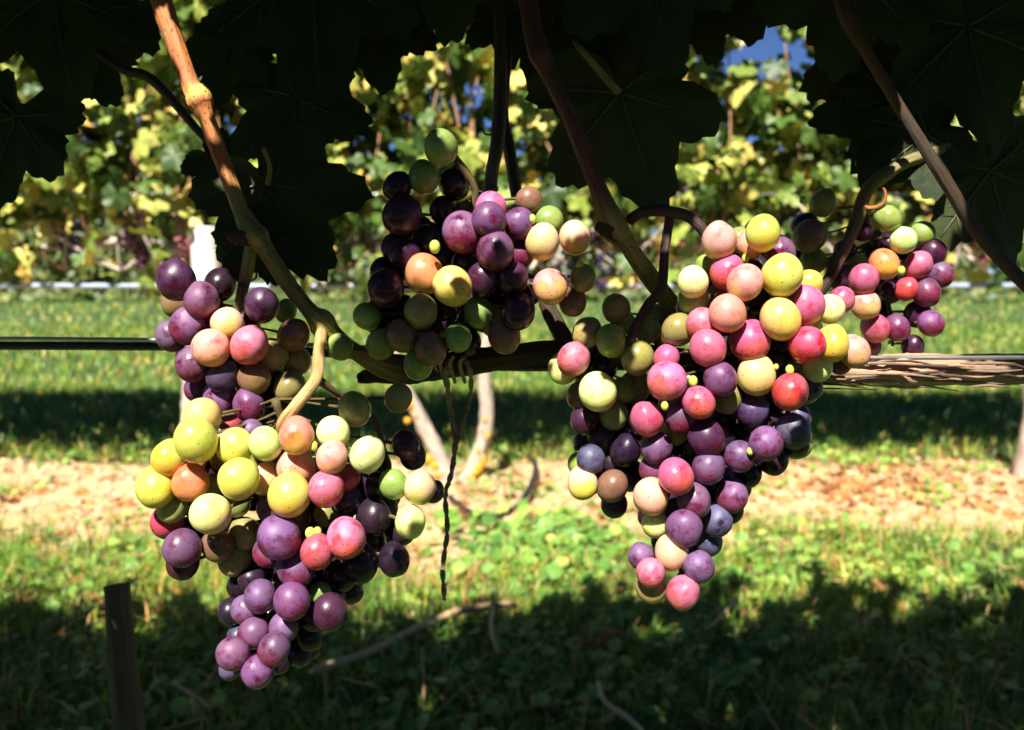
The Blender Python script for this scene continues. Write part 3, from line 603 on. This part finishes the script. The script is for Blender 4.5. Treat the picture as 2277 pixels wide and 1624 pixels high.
# ------------------------------------------------------------------ near things: twine, tube, wire, old trunk at left
def line_thing(name, pts, rad, m, label, cat, group=None, seg=8, rough=0.0, sub=6, cols=None, ridges=0, seed=0):
    root_p = Vector(pts[0]); mb = MB(); tube(mb, pts, rad, seg, sub, cols, rough, ridges, seed)
    me = mb.mesh(name, m, True, root_p); o = link(name, me); o.location = root_p
    return tag(o, label, cat, group)
def twisted(pts, r, n=70, turns=9):
    s = spline([tuple(p) for p in pts], 14); mb = MB()
    for ph in (0, math.pi):
        q = [Vector(a) + Vector((math.cos(ph + i / len(s) * turns * 6.28), .5 * math.sin(ph + i / len(s) * turns * 6.28), 0)) * r * .7 for i, a in enumerate(s)]
        tube(mb, q, [r * (1 - .25 * i / len(q)) * random.uniform(.8, 1.2) for i in range(len(q))], 6, 2, rough=.15)
    return mb
tw = empty('twine', P(995, 830, .50)); tag(tw, 'frayed brown twine looped round the woody arm and hanging straight down', 'twine')
twisted([P(1000, 800, .48), P(992, 830, .48), P(1000, 900, .50), P(1012, 985, .50), P(1002, 1060, .50), P(990, 1100, .50), P(995, 1180, .50), P(985, 1260, .50), P(988, 1335, .50)], .00115).build('long_end', M_TWINE, tw)
twisted([P(1030, 795, .48), P(1045, 825, .48), P(1046, 880, .50), P(1030, 940, .50), P(1012, 1000, .50)], .0010, turns=4).build('short_end', M_TWINE, tw)
mb = MB()
for k in range(3):
    tube(mb, [P(985 + k * 22, 795, .468), P(978 + k * 22, 812, .475), P(990 + k * 22, 850, .492)], [.0012] * 3, 6, 5, rough=.2)
mb.build('knot', M_TWINE, tw)
line_thing('irrigation_tube', [P(-900, 768, .58), P(100, 769, .55), P(264, 770, .545), P(500, 772, .54), P(800, 790, .535), P(1100, 815, .53), P(1500, 812, .535), P(2000, 806, .545), P(2900, 800, .58)], [.0029] * 9, M_TUBE, 'thin black irrigation tube running along behind the near bunches', 'irrigation tube', seg=10)
line_thing('trellis_wire', [P(-900, 752, .57), P(264, 755, .54), P(900, 775, .512), P(1400, 785, .506), P(1900, 795, .497), P(2012, 796, .497), P(2300, 795, .50), P(3000, 790, .55)], [.0013] * 8, M_WIRE, 'thin bright wire lying along the top of the peeling woody arm', 'wire', seg=8)
q0 = P(294, 1700, .60); q1 = P(262, 1330, .612); dn = (q0 - q1).normalized(); up_ = -dn
base = q0 + dn * (q0.z / -dn.z + .03)
tr = empty('wooden_stake', Vector((base.x, base.y, 0)))
tag(tr, 'short dark leaning wooden stake at the lower left edge in front of the grass', 'stake')
mb = MB(); DK2 = (.10, .075, .055)
tube(mb, [base, q0 + dn * .3, q0, q1, q1 + up_ * .004, q1 + up_ * .007], [.014, .0105, .0100, .0085, .0080, .004], 20, 12, [DK2] * 6, .06, 7, 31)
mb.build('shaft', M_TRUNK, tr)

# ------------------------------------------------------------------ the row behind
YB = 3.40
GAPS = [(1695, 80, 24, 55), (940, 85, 8, 12), (330, 30, 10, 10), (1775, 8, 26, 16), (1060, 190, 4, 4), (1625, 125, 10, 5), (1770, 105, 10, 8), (1700, 165, 8, 6)]
def in_gap(p):
    q = proj(p)
    if q is None: return False
    return any(((q[0] - a) / (c + 22)) ** 2 + ((q[1] - b) / (d + 22)) ** 2 < 1 for a, b, c, d in GAPS)
BK = Vector((0, YB, 0))
PALE = (.44, .38, .33); GREY = (.44, .38, .33)
def bp(px, py, dy=0.0):                             # a point of the row behind, seen at px,py
    dr = FW + RT * ((px - 1138.5) / FPX) + UP * ((812 - py) / FPX)
    return CAM + dr * ((YB + dy) / dr.y)
VINES_B = [(-3.9, None, 'far left'), (-2.55, None, ''), (-1.32, None, ''), (-.18, 'V', ''), (.95, None, ''), (2.1, None, ''), (3.4, None, '')]
VLAB = ['pale-trunked grapevine behind at far left, beyond the old dark trunk', 'grapevine in the row behind, left of the pale wooden post', 'grapevine in the row behind with thin whitish trunk near the pale post', 'grapevine behind with two grey trunks joined at the base and spotted orange',
        'grapevine in the row behind, its trunk hidden by the big pink bunch', 'grapevine in the row behind above orange fallen leaves at right', 'grapevine in the row behind at the far right end']
for vi, (vx, kind, _) in enumerate(VINES_B):
    root = empty('grapevine', (vx, YB, 0)); tag(root, VLAB[vi], 'grapevine', 'grapevines in the row behind')
    def trunk(pts, rad, sd):
        mb = MB(); tube(mb, pts, rad, 14, 8, [PALE] * len(pts), .14, 5, sd); return mb.build('trunk', M_TRUNK, root)
    if kind == 'V':
        trunk([bp(1012, 1110), bp(990, 1050), bp(955, 970), bp(918, 900), bp(888, 830), bp(872, 740), bp(860, 640), bp(850, 560)], [.044, .037, .031, .027, .025, .023, .021, .02], 41)
        trunk([bp(1008, 1100), bp(1040, 1065), bp(1068, 1000), bp(1083, 930), bp(1078, 850), bp(1082, 770), bp(1090, 660), bp(1080, 580)], [.038, .033, .029, .028, .027, .025, .023, .02], 42)
        spots = [(912, 902, 8, 9), (906, 936, 7, 7), (925, 925, 4, 5), (955, 1022, 11, 8), (966, 1035, 12, 9), (975, 1056, 8, 10), (962, 1040, 5, 6), (1084, 970, 5, 9), (1064, 1003, 5, 8), (1074, 1024, 8, 12), (1066, 1040, 9, 11), (1058, 1050, 7, 8), (1046, 1062, 10, 9), (1036, 1070, 6, 5), (884, 872, 5, 5), (1078, 935, 4, 7), (1070, 960, 3, 4)]
        for k, (a, b, c, d) in enumerate(spots):
            mb = MB(); v_, f_ = uvsphere(14, 8, 200 + k); rr = np.random.default_rng(k)
            v_ = v_ * (1 + .18 * rr.normal(0, 1, (len(v_), 1)))
            pc = bp(a, b, -.026); mb.add([(pc.x + x * c * YB / FPX, pc.y + y * .010, pc.z + z * d * YB / FPX) for x, y, z in v_], f_); mb.build('lichen', M_LICHEN, root)
    else:
        x0 = vx; lean = random.uniform(-.08, .08)
        trunk([Vector((x0, YB, -.02)), Vector((x0 + lean, YB - .02, .25)), Vector((x0 + lean * 1.6, YB, .5)), Vector((x0 + lean, YB + .01, .75)), Vector((x0, YB, .95))], [.045, .035, .032, .03, .028], 50 + vi)
        if vi == 2:
            trunk([bp(470, 1075), bp(430, 900), bp(405, 760), bp(398, 640), bp(404, 540), bp(396, 470)], [.03, .026, .024, .022, .022, .018], 77)
    mb = MB(); tube(mb, [Vector((vx - .62, YB + .03, .93)), Vector((vx - .3, YB, .96)), Vector((vx, YB, .93)), Vector((vx + .3, YB + .02, .97)), Vector((vx + .62, YB, .94))], [.014, .02, .028, .02, .014], 10, 6, [GREY] * 5, .2, 5, 60 + vi); mb.build('cordon', M_TRUNK, root)
    for k in range(9):                              # upright canes
        x = vx + random.uniform(-.6, .6); mb = MB(); h = random.uniform(1.5, 2.0)
        tube(mb, [Vector((x, YB, .94)), Vector((x + random.uniform(-.06, .06), YB - .05, 1.2)), Vector((x + random.uniform(-.15, .15), YB, h))], [.007, .006, .003], 6, 4, [(.34, .2, .1)] * 3, 0, 0, k); mb.build('cane', M_CANE, root)
    for k in range(13):
        x = vx + random.uniform(-.6, .6); mb = MB()
        tube(mb, [Vector((x, YB - .03, .95)), Vector((x + random.uniform(-.1, .1), YB - .1, .85)), Vector((x + random.uniform(-.25, .25), YB - .12, random.uniform(.72, 1.1)))], [.009, .007, .004], 6, 4, [random.choice((PALE, (.70, .62, .56), (.2, .09, .05)))] * 3, .1, 0, k); mb.build('dry_twig', M_TRUNK, root)
    cand = []
    topz = 2.65 + .08 * math.sin(vi * 2.1)
    while len(cand) < 2000 + 1100:
        low = random.random() < .06
        z = random.uniform(.78, 1.15) if low else 1.10 + (topz - 1.10) * random.betavariate(.95, 1.2)
        p = Vector((vx + random.uniform(-.66, .66), YB + random.gauss(.02, .17), z))
        if len(cand) < 1100: p = Vector((vx + random.uniform(-.66, .66), YB + random.gauss(.27, .04), random.uniform(1.05, topz)))
        if in_gap(p): continue
        if len(cand) >= 1100 and not low and math.sin(p.x * 13 + 2 * math.sin(p.z * 9)) + math.sin(p.z * 17 + 2 * math.sin(p.x * 7)) < random.uniform(-.9, .5) and p.y < YB + .16: continue
        cand.append(p)
    cand.sort(key=lambda p: p.y); vs, fs, off = [], [], 0
    for k, p in enumerate(cand):
        R = random.uniform(.036, .078); out_ = -1 if p.y < YB + .03 else 1
        nrm = Vector((random.gauss(0, .75), out_ * random.uniform(.1, 1), random.gauss(.2, .6))); tip = Vector((random.gauss(0, .5), out_ * .2, -1))
        fr = leaf_frame(tip, nrm)
        if k < 42:
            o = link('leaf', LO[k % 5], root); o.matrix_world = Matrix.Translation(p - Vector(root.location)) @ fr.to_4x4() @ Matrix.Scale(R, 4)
        else:
            gv, gf = (TINY_GEO if p.y > YB + .16 else LO_GEO)[k % 5]; vs.append(gv @ np.array(fr).T * R + np.array(p - Vector(root.location))); fs.append(gf + off); off += len(gv)
    o = link('foliage', fast_mesh('foliage', np.concatenate(vs), np.concatenate(fs), M_BACKLEAF, True), root); o['kind'] = 'stuff'

# dark bunches in the row behind
M_BK = {}
for nm, c in (('purple', (.10, .025, .06)), ('blue', (.05, .03, .10)), ('red', (.22, .05, .06))):
    M_BK[nm] = simple('far_grape_' + nm, c, .4, 0, .5, 45)
def bunch_mesh(m, seed):
    rs = random.Random(seed); mb = MB(); v_, f_ = uvsphere(8, 6, seed); L_ = rs.uniform(.13, .17)
    for k in range(46):
        t = rs.random(); wd = (.045 * (1 - t) + .012) * rs.random() ** .5; a = rs.uniform(0, 6.28); r = rs.uniform(.0075, .0095)
        c = (math.cos(a) * wd, math.sin(a) * wd, -.02 - L_ * t); mb.add([(x * r + c[0], y * r + c[1], z * r + c[2]) for x, y, z in v_], f_)
    tube(mb, [Vector((0, 0, .03)), Vector((0, 0, -.02)), Vector((0, 0, -L_))], [.003, .003, .001], 5, 2)
    return mb.mesh('grape_bunch', m)
BM = [bunch_mesh(M_BK['purple'], 1), bunch_mesh(M_BK['blue'], 2), bunch_mesh(M_BK['red'], 3)]
BB = [(290, 490, 0, 'dark bunch in the row behind at left edge beside reddish cane'), (425, 560, 2, 'reddish bunch in the row behind, just left of the pale post'), (310, 540, 0, 'purple bunch in the row behind, second from left'), (700, 545, 0, 'bunch in the row behind seen past the big leaf tip'), (1260, 575, 1, 'blue-black bunch behind the two cream grapes'), (1335, 590, 1, 'blue-black bunch in the row behind beside the olive cane'), (1305, 520, 0, 'purple bunch in the row behind, left of the green-brown cane'),
      (1440, 560, 2, 'reddish bunch in the row behind under the arched stem'), (1515, 500, 2, 'reddish bunch in the row behind, right of the forked stem'), (1550, 445, 1, 'violet bunch in the row behind below the right leaf tip'), (1760, 500, 1, 'bluish bunch in the row behind above the violet grape'), (1880, 470, 0, 'purple bunch in the row behind, left of the curled tendril'), (2090, 480, 0, 'purple bunch in the row behind at the right edge'), (1000, 520, 0, 'bunch in the row behind mostly hidden by the shaded bunch'), (150, 520, 1, 'blue-black bunch in the row behind near the far left'), (2190, 540, 2, 'reddish bunch in the row behind at far right')]
for k, (x, y, mi, lab) in enumerate(BB):
    o = link('grape_bunch', BM[mi]); o.location = bp(x, y - 40, -.10 + .02 * (k % 4)); o.rotation_euler = (0, 0, k * 1.3); o.scale = (1.15, 1.15, random.uniform(.9, 1.15))
    tag(o, lab, 'grape bunch', 'grape bunches in the row behind')
# post, pipe and wires of the row behind
mb = MB(); po = empty('wooden_post', bp(482, 1070, -.30)); po.location.z = 0; px = po.location.x
tag(po, 'short pale weathered wooden post with rounded top in the row behind', 'post')
tube(mb, [Vector((px, YB - .30, -.05)), Vector((px, YB - .30, .5)), Vector((px - .005, YB - .30, .96)), Vector((px - .005, YB - .30, .99)), Vector((px - .005, YB - .30, 1.005))], [.052, .052, .052, .044, .018], 18, 5, None, .03, 0, 5)
mb.build('shaft', M_POST, po)
mb = MB(); tube(mb, [Vector((px + .01, YB - .345, .78)), Vector((px + .01, YB - .345, .80))], [.006, .006], 8, 2); mb.build('staple', M_WIRE, po)
line_thing('water_pipe', [Vector((-9, YB - .06, .79)), Vector((-2, YB - .06, .787)), Vector((0, YB - .06, .785)), Vector((2, YB - .06, .788)), Vector((9, YB - .06, .79))], [.0105] * 5, M_PIPE, 'blue-grey water pipe strung level along the row behind', 'pipe')
line_thing('trellis_wire', [Vector((-9, YB - .08, 1.145)), Vector((0, YB - .08, 1.14)), Vector((9, YB - .08, 1.145))], [.0028] * 3, M_WIRE, 'thin grey wire at the bottom of the foliage in the row behind', 'wire')
line_thing('hose', [G(1000, 1105, .02), G(1030, 1132, .02), G(1070, 1148, .02), G(1120, 1146, .02), G(1160, 1115, .03), G(1185, 1070, .04), G(1190, 1030, .03), G(1165, 1010, .02), G(1120, 1015, .02)], [.011, .012, .012, .012, .012, .012, .011, .010, .008], M_TUBE, 'black hose lying in a loop beside the twin trunks', 'hose')

# ------------------------------------------------------------------ far vines
vs, fs, off = [], [], 0
for k in range(9000):
    row = random.choice((22.0, 30.0)); p = np.array([random.uniform(-26, 26), row + random.gauss(0, .25), random.uniform(.15, 2.3)])
    gv, gf = TINY_GEO[k % 5]; R = random.uniform(.10, .20)
    fr = np.array(leaf_frame(Vector((random.gauss(0, .5), 0, -1)), Vector((random.gauss(0, .5), -1, random.gauss(.3, .4)))))
    vs.append(gv @ fr.T * R + p); fs.append(gf + off); off += len(gv)
o = link('far_vines', fast_mesh('far_vines', np.concatenate(vs), np.concatenate(fs), M_FAR, True)); tag(o, 'distant rows of green vines beyond the sunlit grass', 'vines', kind='stuff')

vs, fs, off = [], [], 0
for k in range(7000):
    x = random.uniform(-50, 50); top = 5.5 + 1.6 * math.sin(x * .55) + 1.1 * math.sin(x * 1.7 + 1)
    p = np.array([x, 46 + random.gauss(0, 1.5), top * random.random() ** .7]); gv, gf = TINY_GEO[k % 5]; R = random.uniform(.3, .6)
    fr = np.array(leaf_frame(Vector((random.gauss(0, .5), 0, -1)), Vector((random.gauss(0, .5), -1, random.gauss(.4, .4)))))
    vs.append(gv @ fr.T * R + p); fs.append(gf + off); off += len(gv)
o = link('treeline', fast_mesh('treeline', np.concatenate(vs), np.concatenate(fs), M_FAR, True)); tag(o, 'far line of green trees behind the vine rows', 'trees', kind='stuff')
vs, fs, off = [], [], 0                             # unseen row added behind the camera to cut sky light and ground bounce
for k in range(9000):
    p = np.array([random.uniform(-4.5, 4.5), -2.45 + random.gauss(0, .16), random.uniform(.35, 2.7)]); gv, gf = TINY_GEO[k % 5]; R = random.uniform(.05, .085)
    fr = np.array(leaf_frame(Vector((random.gauss(0, .5), 0, -1)), Vector((random.gauss(0, .5), random.choice((-1, 1)), random.gauss(.3, .4)))))
    vs.append(gv @ fr.T * R + p); fs.append(gf + off); off += len(gv)
o = link('shading_vines', fast_mesh('shading_vines', np.concatenate(vs), np.concatenate(fs), M_LEAF, True)); tag(o, 'added leafy vine row behind the camera, unseen, blocking sky light', 'vines', kind='stuff')
# ------------------------------------------------------------------ grass, weeds, litter
def blades(n, x0, x1, y0, y1, h0, h1, wid, dens=True):
    x = rng.uniform(x0, x1, n); y = rng.uniform(y0, y1, n)
    if dens:
        k = rng.uniform(0, 1, n) < grass_amount(x, y) ** 1.3 * np.clip(.75 + .5 * gnoise(x * 4, y * 4), .15, 1); x = x[k]; y = y[k]; n = len(x)
    z = gheight(x, y) * (np.abs(x) < 5) * (y < 8); h = rng.uniform(h0, h1, n); a = rng.uniform(0, 6.28, n); ln = rng.uniform(.2, 1.1, n) * h; b = a + rng.normal(1.57, .5, n)
    wv = np.stack([np.cos(a), np.sin(a), 0 * a], -1) * (wid * rng.uniform(.6, 1.4, n))[:, None]
    d = np.stack([np.cos(b), np.sin(b), 0 * b], -1) * ln[:, None]
    B = np.stack([x, y, z - .004], -1); up = np.array([0, 0, 1.0])
    M_ = B + d * .3 + up * (h * .62)[:, None]; T = B + d + up * (h * np.where(ln > .8 * h, .7, 1))[:, None]
    v = np.stack([B - wv, B + wv, M_ - wv * .8, M_ + wv * .8, T], 1).reshape(-1, 3)
    f = np.array([[0, 1, 3], [0, 3, 2], [2, 3, 4]])[None] + (np.arange(n) * 5)[:, None, None]
    return v, f.reshape(-1, 3)
def join(parts):
    vs, fs, off = [], [], 0
    for v, f in parts: vs.append(v); fs.append(f + off); off += len(v)
    return np.concatenate(vs), np.concatenate(fs)
v, f = join([blades(95000, -2.2, 2.2, 1.2, 2.95, .02, .075, .0014), blades(9000, -2.5, 2.5, 1.2, 3.0, .05, .13, .0018), blades(76000, -4.3, 4.3, 3.4, 6.2, .03, .09, .0026), blades(48000, -8.5, 8.5, 6.2, 13, .04, .1, .006), blades(26000, -20, 20, 13, 34, .05, .12, .014)])
o = link('grass', fast_mesh('grass', v, f, M_GRASS)); tag(o, 'short grass growing between the vine rows', 'grass', kind='stuff')
vs, fs, off = [], [], 0
cv_, cf_ = uvsphere(7, 5, 3); cf_ = np.array([t_ for q in cf_ for t_ in ([q] if len(q) == 3 else [(q[0], q[1], q[2]), (q[0], q[2], q[3])])])
for k in range(2600):
    x = rng.uniform(-2.6, 2.6); y = rng.uniform(2.2, 4.0)
    if rng.uniform() < grass_amount(np.array(x), np.array(y)) * .8: continue
    R = .004 + .016 * rng.uniform() ** 3
    vs.append(cv_ * (1 + .25 * rng.normal(0, 1, (len(cv_), 1))) * np.array([R * rng.uniform(.8, 1.6), R, R * .7]) + np.array([x, y, gheight(x, y) + R * .2])); fs.append(cf_ + off); off += len(cv_)
o = link('soil_clods', fast_mesh('soil_clods', np.concatenate(vs), np.concatenate(fs), simple('clod_earth', (.48, .35, .21), .95, 0, .5, 30), True)); tag(o, 'loose clods and crumbs on the bare soil strip', 'soil', kind='stuff')
def round_leaf():
    v = [(0, 0, 0)] + [(math.sin(a) * (1 - .25 * (abs(a) > 2.6)), math.cos(a) + .2, .12 * math.cos(2 * a)) for a in np.linspace(-math.pi, math.pi, 10, endpoint=False)]
    return np.array(v), np.array([(0, 1 + i, 1 + (i + 1) % 10) for i in range(10)])
RL = round_leaf()
def weeds(n, cx, cy, sx, sy, r0, r1, hgt):
    parts = []
    for k in range(n):
        x = rng.normal(cx, sx); y = rng.normal(cy, sy); R = rng.uniform(r0, r1)
        z = gheight(x, y) + rng.uniform(.004, hgt)
        fr = np.array(leaf_frame(Vector(rng.normal(0, 1, 3)), Vector((rng.normal(-.2, .35), rng.normal(-.25, .35), 1)))); parts.append((RL[0] @ fr.T * R + np.array([x, y, z]), RL[1]))
    return parts
wp = []
g0 = G(1230, 1225)
wp += weeds(420, g0.x, g0.y, .17, .17, .012, .026, .05)
for q, n, s in (((330, 1250), 130, .12), ((420, 1560), 120, .12), ((300, 1480), 110, .12), ((1500, 1390), 170, .2), ((1750, 1300), 220, .2), ((1950, 1250), 150, .16), ((900, 1480), 160, .18), ((1100, 1560), 160, .2), ((1300, 1460), 160, .2), ((1880, 1500), 150, .22), ((1900, 1020), 160, .16), ((1240, 1000), 90, .16), ((330, 1000), 100, .2), ((2150, 1300), 160, .2), ((100, 1300), 130, .2)):
    g0 = G(*q); wp += weeds(n, g0.x, g0.y, s, s, .006, .018, .045)
for k in range(22):
    wp += weeds(24, rng.uniform(-2.2, 2.2), rng.uniform(2.65, 3.6), .07, .06, .006, .016, .03)
v, f = join(wp); o = link('weeds', fast_mesh('weeds', v, f, M_WEED, True)); tag(o, 'low broad-leaved weeds among the grass', 'weeds', kind='stuff')
ns = 2600; sx_ = rng.uniform(-2.4, 2.4, ns); sy_ = rng.uniform(1.3, 3.9, ns); sa = rng.uniform(0, 6.28, ns); sl_ = rng.uniform(.03, .13, ns) * rng.uniform(.5, 1.2, ns)
sd = np.stack([np.cos(sa), np.sin(sa), rng.normal(0, .25, ns)], -1) * sl_[:, None]; sp_ = np.stack([-np.sin(sa), np.cos(sa), 0 * sa], -1) * (rng.uniform(.0008, .0022, ns))[:, None]
sb = np.stack([sx_, sy_, gheight(sx_, sy_) + rng.uniform(.012, .05, ns)], -1); sm = sb + np.stack([0 * sa, 0 * sa, rng.uniform(.0, .02, ns)], -1) + sp_ * rng.uniform(-6, 6, ns)[:, None]
v = np.stack([sb - sd - sp_, sb - sd + sp_, sm - sp_, sm + sp_, sb + sd], 1).reshape(-1, 3)
f = (np.array([[0, 1, 3], [0, 3, 2], [2, 3, 4]])[None] + (np.arange(ns) * 5)[:, None, None]).reshape(-1, 3)
o = link('dry_straw', fast_mesh('dry_straw', v, f, M_DRY)); tag(o, 'dry straw and dead stems lying in the grass', 'straw', kind='stuff')
lp = []
for k in range(900):
    if k < 400: x = rng.uniform(-2.4, 2.4); y = rng.normal(3.1, .36)
    elif k < 720: x = rng.normal(1.45, .45); y = rng.normal(3.3, .25)
    else: x = rng.uniform(-1.3, 1.3); y = rng.uniform(1.5, 2.6)
    R = rng.uniform(.010, .038) if k % 4 else rng.uniform(.03, .05); gv, gf = LO_GEO[k % 5]; gv = gv * np.array([1, 1, 2.2])
    fr = np.array(leaf_frame(Vector((*rng.normal(0, 1, 2), 0)), Vector((rng.normal(0, .35), rng.normal(0, .35), 1)))); lp.append((gv @ fr.T * R + np.array([x, y, gheight(x, y) + .010]), gf))
v, f = join(lp); o = link('leaf_litter', fast_mesh('leaf_litter', v, f, M_DRY, True)); tag(o, 'dry brown and orange leaf litter on the bare soil', 'leaf litter', kind='stuff')
DRYM = [fast_mesh('fallen_leaf', v_ * np.array([1, 1, 2.6]), f_, M_DRY, True) for v_, f_ in MID_GEO]
for k, (x, y, s, lab) in enumerate([(1335, 1455, .062, 'curled brown fallen leaf lying in the shaded grass below the middle'), (1980, 1325, .05, 'orange-brown fallen leaf at the right edge where grass turns dark'), (1270, 1375, .03, 'small tan fallen leaf beside the end of the dry cane'), (1640, 1330, .03, 'small tan fallen leaf on sunlit grass right of the long tail'), (1930, 1050, .05, 'orange fallen leaf in weeds under the row behind'), (1790, 1195, .022, 'small red fallen leaf on the bare soil strip')]):
    o = link('fallen_leaf', DRYM[k % 4]); p = G(x, y); o.location = p + Vector((0, 0, .03)); o.scale = (s,) * 3; o.rotation_euler = (random.uniform(-.5, .5), random.uniform(-.4, .4), k * 2.1); tag(o, lab, 'fallen leaf')
STK = (.55, .40, .22)
for pts, r, lab in (([(700, 1490), (820, 1450), (930, 1395), (1010, 1362), (1110, 1345), (1150, 1348)], .0085, 'long dry brown cane lying across the shaded grass'), ([(1095, 1352), (1092, 1400), (1108, 1455)], .005, 'short dry stick branching down from the long cane'), ([(1330, 1520), (1345, 1560), (1400, 1600), (1440, 1640)], .005, 'curved grey twig in the dark grass at bottom middle'), ([(1640, 1330), (1600, 1375), (1570, 1400)], .004, 'pale straw stem slanting out of the sunlit grass'), ([(385, 1518), (420, 1542), (470, 1575)], .004, 'pale yellow stem in the weeds at lower left')):
    line_thing('stick', [G(a, b, .055) for a, b in pts], [r] * (len(pts) - 1) + [r * .5], M_CANE, lab, 'stick', cols=[STK] * len(pts), rough=.12)
